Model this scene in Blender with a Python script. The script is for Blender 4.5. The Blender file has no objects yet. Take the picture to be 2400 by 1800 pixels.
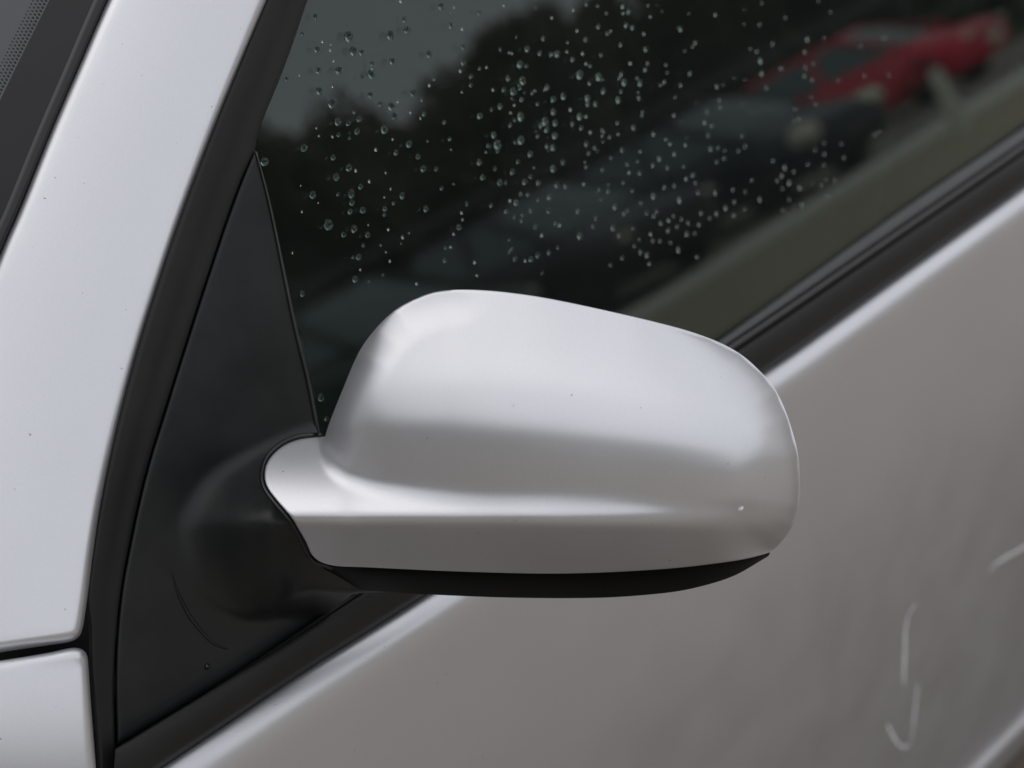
import bpy, math, random
import numpy as np
from mathutils import Vector
from mathutils.geometry import delaunay_2d_cdt

random.seed(7)
rad = math.radians
# ------------------------------------------------------------------ camera
PITCH, YAW, FPX = rad(33.5), rad(42), 4000.0
HF = np.array([-math.sin(YAW), math.cos(YAW), 0.0])
FW = math.cos(PITCH) * HF + np.array([0, 0, -math.sin(PITCH)])
RT = np.array([math.cos(YAW), math.sin(YAW), 0.0])
UP = math.sin(PITCH) * HF + np.array([0, 0, math.cos(PITCH)])
CAM = np.array([0.59, 0.0, 1.66])
scene = bpy.context.scene
cd = bpy.data.cameras.new("camera")
cam = bpy.data.objects.new("camera", cd)
scene.collection.objects.link(cam)
cam.location = CAM
cam.rotation_euler = (math.pi / 2 - PITCH, 0, YAW)
cd.sensor_width = 36
cd.lens = FPX * 36 / 2400
cd.clip_start = 0.02
cd.clip_end = 500
cd.dof.use_dof = True
cd.dof.focus_distance = 0.93
cd.dof.aperture_fstop = 6
scene.camera = cam
# ------------------------------------------------------------------ sky and light
SUN_EL, SUN_AZ = rad(62), rad(250)
world = bpy.data.worlds.new("World")
scene.world = world
world.use_nodes = True
wn, wl = world.node_tree.nodes, world.node_tree.links
wn.clear()
sky = wn.new("ShaderNodeTexSky")
sky.sky_type = 'NISHITA'
sky.sun_disc = False
sky.sun_elevation = SUN_EL
sky.sun_rotation = SUN_AZ
sky.air_density = 1.0
sky.dust_density = 4.0
tc = wn.new("ShaderNodeTexCoord")
noi = wn.new("ShaderNodeTexNoise")
noi.inputs["Scale"].default_value = 2.2
noi.inputs["Detail"].default_value = 4
ramp = wn.new("ShaderNodeValToRGB")
ramp.color_ramp.elements[0].position = 0.3
ramp.color_ramp.elements[0].color = (8.9, 9.15, 9.8, 1)
ramp.color_ramp.elements[1].position = 0.72
ramp.color_ramp.elements[1].color = (12.2, 12.2, 12.4, 1)
mixs = wn.new("ShaderNodeMixRGB")
mixs.inputs[0].default_value = 0.88
bg = wn.new("ShaderNodeBackground")
bg.inputs[1].default_value = 0.10
wo = wn.new("ShaderNodeOutputWorld")
wl.new(tc.outputs["Generated"], noi.inputs["Vector"])
wl.new(noi.outputs["Fac"], ramp.inputs[0])
wl.new(sky.outputs[0], mixs.inputs[1])
wl.new(ramp.outputs[0], mixs.inputs[2])
wl.new(mixs.outputs[0], bg.inputs[0])
wl.new(bg.outputs[0], wo.inputs[0])
sd = bpy.data.lights.new("sun", 'SUN')
sd.energy = 0.4
sd.angle = rad(60)
sd.color = (1.0, 0.96, 0.9)
sun = bpy.data.objects.new("sun", sd)
scene.collection.objects.link(sun)
_v = Vector((math.sin(SUN_AZ) * math.cos(SUN_EL), math.cos(SUN_AZ) * math.cos(SUN_EL), math.sin(SUN_EL)))
sun.rotation_euler = _v.to_track_quat('Z', 'Y').to_euler()
sun.location = (0, 0, 20)
scene.view_settings.view_transform = 'Standard'
scene.view_settings.look = 'None'
scene.view_settings.exposure = 0.0
scene.view_settings.gamma = 1.0

# ------------------------------------------------------------------ helpers
def ray(px, py):
    return FW + RT * ((px - 1200) / FPX) + UP * ((900 - py) / FPX)

def unit(v):
    v = np.asarray(v, float)
    return v / np.linalg.norm(v)

class Plane:
    def __init__(self, p, n):
        self.p, self.n = np.asarray(p, float), unit(n)
    def t(self, px, py):
        return ((self.p - CAM) @ self.n) / (ray(px, py) @ self.n)
    def at(self, px, py, h=0.0):
        """point on the plane raised h metres toward the outside, along the plane normal"""
        return CAM + ((self.p + self.n * h - CAM) @ self.n) / (ray(px, py) @ self.n) * ray(px, py)

def rot(v, axis, ang):
    axis = unit(axis)
    return v * math.cos(ang) + np.cross(axis, v) * math.sin(ang) + axis * (axis @ v) * (1 - math.cos(ang))

def orient(V, F, eye):
    """turn a whole consistent sheet so that most of it faces `eye`"""
    up = sum(1 if (np.cross(V[f[1]] - V[f[0]], V[f[2]] - V[f[0]]) @ (eye - V[f[0]])) > 0 else -1 for f in F)
    return F if up > 0 else [f[::-1] for f in F]

def link(o, parent=None):
    scene.collection.objects.link(o)
    if parent is not None:
        o.parent = parent
    return o

def tag(o, label=None, cat=None, group=None, kind=None):
    for k, v in (("label", label), ("category", cat), ("group", group), ("kind", kind)):
        if v:
            o[k] = v
    return o

def empty(name, loc=(0, 0, 0), rz=0.0):
    o = bpy.data.objects.new(name, None)
    o.empty_display_size = 0.1
    o.location = loc
    o.rotation_euler = (0, 0, rz)
    return link(o)

def mesh_obj(name, verts, faces, mat, parent=None, smooth=True, loc=None):
    me = bpy.data.meshes.new(name)
    me.from_pydata([tuple(map(float, v)) for v in verts], [], [tuple(int(i) for i in f) for f in faces])
    me.update()
    if smooth:
        me.polygons.foreach_set("use_smooth", [True] * len(me.polygons))
    if mat is not None:
        me.materials.append(mat)
    o = bpy.data.objects.new(name, me)
    if loc is not None:
        o.location = loc
    return link(o, parent)

def catmull(pts, n):
    """n points evenly spaced along a Catmull-Rom curve through pts"""
    P = [np.array(p, float) for p in pts]
    P = [2 * P[0] - P[1]] + P + [2 * P[-1] - P[-2]]
    out = []
    for i in range(1, len(P) - 2):
        for k in range(16):
            s = k / 16
            a, b, c, d = P[i - 1], P[i], P[i + 1], P[i + 2]
            out.append(0.5 * ((2 * b) + (c - a) * s + (2 * a - 5 * b + 4 * c - d) * s * s + (3 * b - a - 3 * c + d) * s ** 3))
    out.append(P[-2])
    out = np.array(out)
    L = np.r_[0, np.cumsum(np.linalg.norm(np.diff(out, axis=0), axis=1))]
    q = np.linspace(0, L[-1], n)
    return np.stack([np.interp(q, L, out[:, k]) for k in range(out.shape[1])], 1)

def closed(segments, step=7.0):
    """closed outline from a list of point lists; each list is one smooth run, corners between runs"""
    out = []
    for seg in segments:
        seg = np.array(seg, float)
        L = np.sum(np.linalg.norm(np.diff(seg, axis=0), axis=1))
        n = max(2, int(L / step) + 1)
        c = catmull(seg, n) if len(seg) > 2 else np.linspace(seg[0], seg[1], n)
        out.extend(c[:-1] if True else c)
    return np.array(out)

def dist_poly(pts, poly, close=True):
    """distance of each pt to the polyline"""
    pts = np.asarray(pts, float)
    A = np.asarray(poly, float)
    B = np.roll(A, -1, 0) if close else A[1:]
    A = A if close else A[:-1]
    best = np.full(len(pts), 1e9)
    for a, b in zip(A, B):
        ab = b - a
        l2 = ab @ ab
        if l2 < 1e-9:
            continue
        s = np.clip(((pts - a) @ ab) / l2, 0, 1)
        d = np.hypot(*(pts - (a + s[:, None] * ab)).T)
        best = np.minimum(best, d)
    return best

def inside(pts, poly):
    x, y = pts[:, 0], pts[:, 1]
    r = np.zeros(len(pts), bool)
    n = len(poly)
    for i in range(n):
        x1, y1 = poly[i]
        x2, y2 = poly[(i + 1) % n]
        c = (y1 > y) != (y2 > y)
        with np.errstate(divide='ignore', invalid='ignore'):
            xi = (x2 - x1) * (y - y1) / (y2 - y1 + 1e-12) + x1
        r ^= c & (x < xi)
    return r

def rounding(d, R, D, c=0.985):
    s = np.clip(1 - d / R, 0, c)
    return D * (1 - np.sqrt(np.clip(1 - s * s, 0, 1)))

def turn(d, R, D, p=2.3):
    """surface that rolls away over R pixels and ends at a finite slope"""
    return D * np.clip(1 - d / R, 0, 1) ** p

class TPS:
    def __init__(self, pts, lam=1e-4, sc=400.0):
        P = np.array([(p[0], p[1]) for p in pts], float) / sc
        v = np.array([p[2] for p in pts], float)
        n = len(P)
        self.P, self.sc = P, sc
        K = self.k(P, P) + lam * np.eye(n)
        Q = np.c_[np.ones(n), P]
        M = np.block([[K, Q], [Q.T, np.zeros((3, 3))]])
        self.c = np.linalg.solve(M, np.r_[v, 0, 0, 0])
    def k(self, A, B):
        r2 = ((A[:, None] - B[None]) ** 2).sum(-1)
        return 0.5 * r2 * np.log(r2 + 1e-12)
    def __call__(self, pts):
        A = np.asarray(pts, float) / self.sc
        return self.k(A, self.P) @ self.c[:-3] + np.c_[np.ones(len(A)), A] @ self.c[-3:]

def shell(name, poly, surf, mat, parent=None, step=9.0, rings=(2, 5, 9, 14), back=0.006, back_in=2.0,
          deep=None, fill_mat=None):
    """a panel: outline traced on its own surface. surf(pts, dist) gives world points; the edge turns back by `back`"""
    poly = np.asarray(poly, float)
    n = len(poly)
    area = 0.5 * np.sum(poly[:, 0] * np.roll(poly[:, 1], -1) - np.roll(poly[:, 0], -1) * poly[:, 1])
    tan = np.roll(poly, -1, 0) - np.roll(poly, 1, 0)
    nor = np.stack([-tan[:, 1], tan[:, 0]], 1)
    nor /= np.linalg.norm(nor, axis=1)[:, None] + 1e-9
    if area < 0:
        nor = -nor
    pts = [poly]
    for r in rings:
        q = poly + nor * r
        ok = inside(q, poly)
        q = q[ok]
        if len(q):
            q = q[dist_poly(q, poly) > r * 0.85]
        pts.append(q)
    lo, hi = poly.min(0), poly.max(0)
    gx, gy = np.meshgrid(np.arange(lo[0], hi[0], step), np.arange(lo[1], hi[1], step))
    gx = gx + (np.arange(gx.shape[0]) % 2)[:, None] * step / 2
    g = np.c_[gx.ravel(), gy.ravel()]
    g = g[inside(g, poly)]
    if len(g):
        g = g[dist_poly(g, poly) > (rings[-1] if rings else 0) + step * 0.6]
    pts.append(g)
    P = np.concatenate(pts)
    ed = [(i, (i + 1) % n) for i in range(n)]
    V, E_, F_, ov, _, _ = delaunay_2d_cdt([Vector(p) for p in P], ed, [], 1, 1e-4)
    V = np.array([(v[0], v[1]) for v in V])
    d = dist_poly(V, poly)
    W = surf(V, d)
    # boundary vertices in order
    idx = {}
    for new, olds in enumerate(ov):
        for o_ in olds:
            idx[o_] = new
    bnd = [idx[i] for i in range(n) if i in idx]
    W = list(W)
    faces = [tuple(reversed(f)) if (np.cross(W[f[1]] - W[f[0]], W[f[2]] - W[f[0]]) @ (CAM - W[f[0]])) < 0 else tuple(f) for f in F_]
    cen = poly.mean(0)
    # the turned-back edge has its own vertices, so the panel ends in a crisp arris
    prev = list(range(len(W), len(W) + len(bnd)))
    W += [W[i] for i in bnd]
    for (bk, inn) in (deep or [(back, back_in)]):
        cur = []
        for j, bi in enumerate(bnd):
            p = V[bi]
            if deep:
                q = p + (cen - p) * min(1, inn / (np.linalg.norm(cen - p) + 1e-9))
            else:
                q = p + nor[j % n] * inn if len(bnd) == n else p
            t0 = (W[bi] - CAM) @ FW
            cur.append(len(W))
            W.append(CAM + ray(*q) * (t0 + bk))
        m = len(bnd)
        for j in range(m):
            k = (j + 1) % m
            faces.append((prev[j], prev[k], cur[k], cur[j]))
        prev = cur
    return mesh_obj(name, W, faces, mat, parent), W, prev

# ------------------------------------------------------------------ materials
def new_mat(name):
    m = bpy.data.materials.new(name)
    m.use_nodes = True
    nt = m.node_tree
    b = nt.nodes["Principled BSDF"]
    return m, nt, b

def ramp_node(nt, fac, stops):
    r = nt.nodes.new("ShaderNodeValToRGB")
    e = r.color_ramp.elements
    while len(e) < len(stops):
        e.new(0.5)
    for el, (p, c) in zip(e, stops):
        el.position = p
        el.color = (*c, 1)
    nt.links.new(fac, r.inputs[0])
    return r

def noise(nt, scale, detail=4, rough=0.5, coord="Object"):
    t = nt.nodes.new("ShaderNodeTexCoord")
    n = nt.nodes.new("ShaderNodeTexNoise")
    n.inputs["Scale"].default_value = scale
    n.inputs["Detail"].default_value = detail
    n.inputs["Roughness"].default_value = rough
    nt.links.new(t.outputs[coord], n.inputs["Vector"])
    return n

def bump(nt, b, height, strength, dist):
    bp = nt.nodes.new("ShaderNodeBump")
    bp.inputs["Strength"].default_value = strength
    bp.inputs["Distance"].default_value = dist
    nt.links.new(height, bp.inputs["Height"])
    nt.links.new(bp.outputs[0], b.inputs["Normal"])
    return bp

def paint(name, col=(0.605, 0.608, 0.632), rough=0.41, coat=0.2):
    m, nt, b = new_mat(name)
    b.inputs["Metallic"].default_value = 0.82
    b.inputs["Roughness"].default_value = rough
    b.inputs["Coat Weight"].default_value = coat
    b.inputs["Coat Roughness"].default_value = 0.16
    # fine flake grain and a sprinkling of grime specks
    n1 = noise(nt, 900, 2)
    r1 = ramp_node(nt, n1.outputs["Fac"], [(0.3, tuple(c * 0.98 for c in col)), (0.7, tuple(min(1, c * 1.02) for c in col))])
    n2 = noise(nt, 330, 2, 0.4)
    r2 = ramp_node(nt, n2.outputs["Fac"], [(0.0, (1, 1, 1)), (0.775, (1, 1, 1)), (0.80, (0.45, 0.43, 0.4))])
    mx = nt.nodes.new("ShaderNodeMixRGB")
    mx.blend_type = 'MULTIPLY'
    mx.inputs[0].default_value = 1
    nt.links.new(r1.outputs[0], mx.inputs[1])
    nt.links.new(r2.outputs[0], mx.inputs[2])
    nt.links.new(mx.outputs[0], b.inputs["Base Color"])
    n3 = noise(nt, 14, 3)
    r3 = ramp_node(nt, n3.outputs["Fac"], [(0.3, (rough - 0.03,) * 3), (0.7, (rough + 0.05,) * 3)])
    nt.links.new(r3.outputs[0], b.inputs["Roughness"])
    n4 = noise(nt, 260, 2)
    bump(nt, b, n4.outputs["Fac"], 0.006, 0.001)
    return m

def plastic(name, col, rough=0.5, grain=0.08, spec=0.5, dust=0.02):
    m, nt, b = new_mat(name)
    b.inputs["Roughness"].default_value = rough
    b.inputs["Specular IOR Level"].default_value = spec
    n1 = noise(nt, 22, 5, 0.6)
    r1 = ramp_node(nt, n1.outputs["Fac"], [(0.35, col), (0.75, tuple(c + dust for c in col))])
    nt.links.new(r1.outputs[0], b.inputs["Base Color"])
    n2 = noise(nt, 1400, 2)
    bump(nt, b, n2.outputs["Fac"], grain, 0.0006)
    return m

M_PAINT = paint("silver_paint")
M_SAIL = plastic("black_moulded_plastic", (0.008, 0.009, 0.0092), 0.42, 0.10, 0.32, 0.010)
M_RUBBER = plastic("black_rubber", (0.011, 0.011, 0.011), 0.5, 0.06, 0.28, 0.004)
M_TRIM = plastic("charcoal_trim", (0.022, 0.022, 0.0225), 0.30, 0.05, 0.6, 0.01)
M_GLOSSBLACK = plastic("gloss_black_seal", (0.004, 0.004, 0.006), 0.3, 0.0, 0.5, 0.0)
M_UNDER = plastic("underside_black_plastic", (0.002, 0.002, 0.0018), 0.5, 0.05, 0.06, 0.0005)
M_DARK = plastic("dark_cabin", (0.012, 0.013, 0.013), 0.8, 0.02, 0.2, 0.004)
M_SEAT = plastic("dark_seat_fabric", (0.020, 0.022, 0.024), 0.9, 0.2, 0.1, 0.01)

def sheet_glass(name, tint, ior, boost=1.0):
    m = bpy.data.materials.new(name)
    m.use_nodes = True
    nt = m.node_tree
    nt.nodes.clear()
    out = nt.nodes.new("ShaderNodeOutputMaterial")
    mix = nt.nodes.new("ShaderNodeMixShader")
    tr = nt.nodes.new("ShaderNodeBsdfTransparent")
    tr.inputs[0].default_value = (*tint, 1)
    gl = nt.nodes.new("ShaderNodeBsdfGlossy")
    gl.inputs["Roughness"].default_value = 0.0
    gl.inputs["Color"].default_value = (0.93, 1.0, 0.98, 1)
    # Schlick reflectance, the same from either side of the sheet
    geo = nt.nodes.new("ShaderNodeNewGeometry")
    dot = nt.nodes.new("ShaderNodeVectorMath")
    dot.operation = 'DOT_PRODUCT'
    nt.links.new(geo.outputs["Normal"], dot.inputs[0])
    nt.links.new(geo.outputs["Incoming"], dot.inputs[1])
    ab = nt.nodes.new("ShaderNodeMath"); ab.operation = 'ABSOLUTE'
    nt.links.new(dot.outputs["Value"], ab.inputs[0])
    om = nt.nodes.new("ShaderNodeMath"); om.operation = 'SUBTRACT'
    om.inputs[0].default_value = 1.0
    nt.links.new(ab.outputs[0], om.inputs[1])
    pw = nt.nodes.new("ShaderNodeMath"); pw.operation = 'POWER'
    nt.links.new(om.outputs[0], pw.inputs[0])
    pw.inputs[1].default_value = 5.0
    f0 = ((ior - 1) / (ior + 1)) ** 2
    ma = nt.nodes.new("ShaderNodeMath"); ma.operation = 'MULTIPLY_ADD'
    nt.links.new(pw.outputs[0], ma.inputs[0])
    ma.inputs[1].default_value = 1 - f0
    ma.inputs[2].default_value = f0
    nt.links.new(ma.outputs[0], mix.inputs[0])
    nt.links.new(tr.outputs[0], mix.inputs[1])
    nt.links.new(gl.outputs[0], mix.inputs[2])
    # a thin dusty film, added as a pale veil lifting the dark reflections
    film = nt.nodes.new("ShaderNodeBsdfDiffuse")
    film.inputs[0].default_value = (0.78, 0.86, 0.80, 1)
    fn = noise(nt, 9, 5, 0.65)
    fr_ = ramp_node(nt, fn.outputs["Fac"], [(0.3, (0.004,) * 3), (0.8, (0.010,) * 3)])
    mix2 = nt.nodes.new("ShaderNodeMixShader")
    nt.links.new(fr_.outputs[0], mix2.inputs[0])
    nt.links.new(mix.outputs[0], mix2.inputs[1])
    nt.links.new(film.outputs[0], mix2.inputs[2])
    nt.links.new(mix2.outputs[0], out.inputs[0])
    return m

M_GLASS = sheet_glass("tinted_side_glass", (0.62, 0.68, 0.66), 1.53)
M_CARGLASS = plastic("far_car_glass", (0.10, 0.15, 0.15), 0.08, 0.0, 1.0, 0.02)  # pale teal base stands in for sky reflected in the windscreens

def water():
    m, nt, b = new_mat("rain_water")
    b.inputs["Base Color"].default_value = (0.60, 0.72, 0.68, 1)
    b.inputs["Specular Tint"].default_value = (0.42, 0.52, 0.48, 1)
    b.inputs["Roughness"].default_value = 0.02
    b.inputs["IOR"].default_value = 1.33
    b.inputs["Transmission Weight"].default_value = 1.0
    return m
M_WATER = water()
M_MIRROR, _nt, _b = new_mat("mirror_silvering")
_b.inputs["Metallic"].default_value = 1
_b.inputs["Base Color"].default_value = (0.8, 0.82, 0.84, 1)
_b.inputs["Roughness"].default_value = 0.02

# ------------------------------------------------------------------ reference surfaces of the car
TILT = rad(19.5)
G0 = Plane((0, 0.6, 0.955), (math.cos(TILT), 0, math.sin(TILT)))      # plane of the door glass
D0 = Plane((0, 0, 1), (1, 0, 0))                                       # vertical plane of the door's upper edge

car = empty("silver_car", (-0.9, 1.2, 0))
tag(car, "silver hatchback filling the frame, seen at its door mirror, side window and windscreen pillar", "car")
CARLOC = np.array([-0.9, 1.2, 0])
car.location = (0, 0, 0)

# pillar and frame lines (traced along the car)
A1 = [(688, -150), (625, 0), (567, 141), (510, 284), (466, 401), (418, 535), (374, 667), (331, 803), (290, 950), (261, 1068),
      (237, 1182), (219, 1291), (205, 1400)]
S_ = [(780, -150), (721, 0), (690, 92), (656, 184), (624, 262), (604, 315), (597, 352)]
S2 = [(597, 352), (566, 418), (531, 512), (499, 607), (461, 722), (420, 850), (384, 965), (350, 1074), (325, 1171), (303, 1274),
      (284, 1377), (272, 1486), (266, 1605), (269, 1735)]
BELT_C = [(262, 1876), (374, 1800), (543, 1687), (705, 1578), (868, 1475), (1000, 1391), (1400, 1130), (1787, 874),
          (1922, 780), (2133, 628), (2400, 437), (2700, 215)]
BELT_B = [(271, 1752), (488, 1620), (705, 1485), (814, 1411), (1300, 1096), (1740, 812), (2123, 549), (2400, 357), (2700, 140)]
BELT_B2 = [(271, 1752), (488, 1620), (705, 1480), (814, 1404), (1300, 1078), (1740, 783), (2123, 522), (2400, 331), (2700, 115)]
BELT_M = [(271, 1752), (488, 1620), (705, 1478), (814, 1400), (1300, 1062), (1690, 794), (2123, 486), (2400, 298), (2700, 84)]

# --- A-pillar
pa, pb = G0.at(628, 0), G0.at(217, 1290)
ch = unit(pb - pa)
def lean(ang):
    c = [rot(G0.n, ch, ang), rot(G0.n, ch, -ang)]
    return c[0] if c[0][1] < c[1][1] else c[1]
PIL = Plane(pa + G0.n * 0.012, lean(rad(34)))
a1 = catmull(A1, 120)
def xA1(y):
    return np.interp(y, a1[:, 1], a1[:, 0])
def surf_pillar(V, d):
    out = []
    rd = rounding(d, 26, 0.009)
    for (x, y), r, dd in zip(V, rd, d):
        s = (xA1(y) - x)
        h = -r - 0.010 * max(0, (s - 120) / 300) ** 2
        out.append(PIL.at(x, y, h))
    return np.array(out)
A0 = [(325, -150), (250, 0), (178, 165), (113, 316), (45, 485), (0, 588), (-80, 790), (-260, 1250)]
poly = closed([list(reversed(A1)) + [], [(688, -150), (325, -150)], A0, [(-260, 1250), (-330, 1450), (-350, 1585)],
               [(-350, 1585), (0, 1529), (108, 1513), (160, 1505), (183, 1494), (194, 1470), (205, 1400)]], 9)
o, _, _ = shell("windscreen_pillar", poly, surf_pillar, M_PAINT, car, step=16, rings=(2, 5, 9, 14, 20, 27), back=0.012, back_in=1.0)

# --- fender piece below the pillar
FEN = Plane(PIL.at(150, 1540), unit(lean(rad(26)) * 1.0 + np.array([0.10, 0, -0.12])))
def surf_fender(V, d):
    out = []
    rd = rounding(d, 24, 0.007)
    for (x, y), r in zip(V, rd):
        s = max(0, (y - 1560) / 300)
        out.append(FEN.at(x, y, -r - 0.012 * s * s + 0.016 * s))
    return np.array(out)
poly = closed([[(-350, 1604), (0, 1549), (108, 1531), (165, 1519), (190, 1521), (203, 1534), (207, 1560), (214, 1660), (225, 1800), (245, 2050)],
               [(245, 2050), (-350, 2050)], [(-350, 2050), (-350, 1604)]], 9)
shell("front_wing", poly, surf_fender, M_PAINT, car, step=16, rings=(2, 5, 9, 14, 20, 26), back=0.014, back_in=1.0)

# --- dark shut-gap backing behind pillar, wing and frame
poly = closed([[(-350, 1300), (150, 1300), (180, 1100), (560, 100), (660, -150)], [(660, -150), (760, -150)],
               [(760, -150), (560, 420), (330, 1250), (300, 1700), (330, 2080)], [(330, 2080), (-350, 2080)],
               [(-350, 2080), (-350, 1300)]], 40)
def surf_gap(V, d):
    return np.array([G0.at(x, y, -0.016) for x, y in V])
GAPP = Plane(G0.at(300, 1300, -0.02), unit(G0.n + 0.55 * lean(rad(50))))
shell("shut_gap_liner", poly, lambda V, d: np.array([G0.at(x, y, -0.020 - 0.10 * max(0, (260 - x) / 500)) for x, y in V]),
      M_GLOSSBLACK, car, step=60, rings=(), back=0.004)

# --- black door frame strip beside the pillar
def xS(y):
    p = catmull(S_ + S2[1:], 200)
    return np.interp(y, p[:, 1], p[:, 0])
SLINE = catmull(S_ + S2[1:] + [(272, 1800), (276, 2060)], 260)
A1B = A1 + [(212, 1470), (214, 1560), (222, 1660), (233, 1800), (250, 2060)]
A1LINE = catmull(A1B, 260)
def surf_frame(V, d):
    xl = np.interp(V[:, 1], A1LINE[:, 1], A1LINE[:, 0])
    xr = np.interp(V[:, 1], SLINE[:, 1], SLINE[:, 0])
    s = np.clip((V[:, 0] - xl) / (xr - xl + 1e-6), -0.1, 1.1)
    # shallow channel beside the pillar, a soft rounded bead, then a step down to the glass
    h = 0.003 + 0.0007 * np.tanh((0.50 - s) / 0.08) - rounding((1 - s) * 80, 9, 0.0025) - rounding((s + 0.02) * 80, 9, 0.004)
    return np.array([G0.at(x, y, hh) for (x, y), hh in zip(V, h)])
left = [(x + 5 - 9, y) for x, y in A1B]
poly = closed([list(reversed(left)), [left[0], S_[0]], S_[:-1] + [(598, 348)], [(598, 348)] + S2[1:] + [(272, 1800), (276, 2060)],
               [(276, 2060), left[-1]]], 9)
shell("door_frame_trim", poly, surf_frame, M_RUBBER, car, step=12, rings=(2, 5, 9, 14), back=0.006, back_in=0.0)

# --- windscreen with its seal and fritted border
WSC = Plane(PIL.at(150, 240, -0.022), unit(lean(rad(60))))
poly = closed([[(345, -150), (262, 0), (192, 165), (125, 316), (60, 485), (15, 588), (-65, 790), (-245, 1250)],
               [(-245, 1250), (-900, 1250)], [(-900, 1250), (-900, -150)], [(-900, -150), (345, -150)]], 20)
mw, nt, b = new_mat("windscreen_glass")
b.inputs["Roughness"].default_value = 0.04
geo = nt.nodes.new("ShaderNodeTexCoord")
b.inputs["Base Color"].default_value = (0.022, 0.028, 0.034, 1)
b.inputs["Specular IOR Level"].default_value = 0.5
n1 = noise(nt, 60, 3)
r = ramp_node(nt, n1.outputs["Fac"], [(0.3, (0.02, 0.02, 0.02)), (0.8, (0.10, 0.10, 0.10))])
nt.links.new(r.outputs[0], b.inputs["Roughness"])
shell("windscreen", poly, lambda V, d: np.array([WSC.at(x, y) for x, y in V]), mw, car, step=40, rings=(), back=0.004)
fb = closed([[(345, -150), (262, 0), (192, 165), (125, 316), (60, 485), (15, 588), (-65, 790), (-245, 1250)], [(-245, 1250), (-420, 1250)],
             [(-420, 1250), (-150, 560), (0, 235), (118, -5), (190, -150)], [(190, -150), (345, -150)]], 20)
M_FRIT = plastic("black_ceramic_border", (0.006, 0.006, 0.008), 0.25, 0.0, 0.22, 0.002)
ws = car.children[-1]
shell("ceramic_border", fb, lambda V, d: np.array([WSC.at(x, y, 0.0004) for x, y in V]), M_FRIT, ws, step=30, rings=(), back=0.0003)
V_, F_ = [], []
for ln in range(4):
    for k in range(70):
        u = k * 9.0 + (ln % 2) * 4.5
        dxn, dyn = -0.447, 0.894
        cx, cy = 176 + dxn * u - 9 - 8.0 * ln, -120 + dyn * u - 4.0 * ln
        rr_ = 3.0 - 0.45 * ln
        k0 = len(V_)
        for q in range(6):
            V_.append(WSC.at(cx + rr_ * math.cos(q * math.pi / 3), cy + rr_ * math.sin(q * math.pi / 3), 0.0004))
        F_.append(tuple(k0 + q for q in range(6)))
fd = mesh_obj("border_dots", V_, F_, M_FRIT, ws, smooth=False)
fd["kind"] = "stuff"
# seal: soft tube between glass and pillar
def tube(name, pts, radii, mat, parent, nseg=10, n=None):
    pts = catmull(pts, n or 60)
    rr = np.interp(np.linspace(0, 1, len(pts)), np.linspace(0, 1, len(radii)), radii)
    V, F = [], []
    for i, p in enumerate(pts):
        t = unit(pts[min(i + 1, len(pts) - 1)] - pts[max(i - 1, 0)])
        a = unit(np.cross(t, (0.13, 0.2, 1.0)))
        b_ = np.cross(t, a)
        for k in range(nseg):
            th = 2 * math.pi * k / nseg
            V.append(p + rr[i] * (a * math.cos(th) + b_ * math.sin(th)))
    for i in range(len(pts) - 1):
        for k in range(nseg):
            F.append((i * nseg + k, i * nseg + (k + 1) % nseg, (i + 1) * nseg + (k + 1) % nseg, (i + 1) * nseg + k))
    F.append(tuple(range(nseg))[::-1])
    F.append(tuple((len(pts) - 1) * nseg + k for k in range(nseg)))
    return mesh_obj(name, V, F, mat, parent)
tube("windscreen_seal", [PIL.at(x, y, -0.0125) for x, y in [(306, -150), (236, 0), (165, 165), (100, 316), (31, 485), (-14, 588), (-94, 790), (-274, 1250)]],
     [0.0036, 0.0036], M_GLOSSBLACK, car)

# --- side window pane (a real slab)
def at_line(line, h=0.0, n=60):
    return [G0.at(x, y, h) for x, y in catmull(line, n)]
gp = [G0.at(690, -700, -0.004), G0.at(560, 470, -0.004), G0.at(700, 1100, -0.004), G0.at(760, 1450, -0.004), G0.at(1700, 830, -0.004),
      G0.at(2750, 150, -0.004)]
e1 = gp[5] + np.array([-0.16, 0.0, 0.50])
e0 = gp[1] + np.array([-0.10, 0.16, 0.36])
def to_plane(p, h):
    return p - G0.n * ((p - G0.p) @ G0.n - h)
outline = [to_plane(np.array(p), -0.004) for p in
           [(-0.05, 0.43, 1.0), (-0.06, 0.42, 1.10), (-0.10, 0.50, 1.22), (-0.14, 0.62, 1.40), (-0.17, 0.85, 1.47), (-0.17, 1.5, 1.47),
            (-0.1, 1.75, 1.3), (0, 1.85, 0.90), (0, 0.5, 0.90)]]
V = outline + [p - G0.n * 0.0035 for p in outline]
n = len(outline)
F = [tuple(range(n)), tuple(reversed(range(n, 2 * n)))] + [(i, i + n, (i + 1) % n + n, (i + 1) % n) for i in range(n)]
pane = mesh_obj("side_window", V, F, M_GLASS, car, smooth=False)
pane["label"] = "dark tinted front side window speckled with rain"

# --- black sail panel that carries the mirror arm
sail_r = [(598, 351), (633, 488), (687, 750), (722, 900), (746, 1022)]
sail_poly = closed([sail_r, [(746, 1022), (800, 1035), (900, 1120), (930, 1240), (1040, 1330)], [(1040, 1330), (990, 1384)],
                    [(990, 1384), (926, 1386), (836, 1391), (818, 1401)],
                    [(818, 1401), (705, 1481), (488, 1618), (275, 1746)],
                    [(275, 1746), (272, 1605), (276, 1486), (288, 1377), (307, 1274), (329, 1171), (354, 1074), (388, 965), (424, 850), (465, 722), (503, 607),
                     (535, 512), (570, 418), (598, 351)]], 8)
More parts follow.
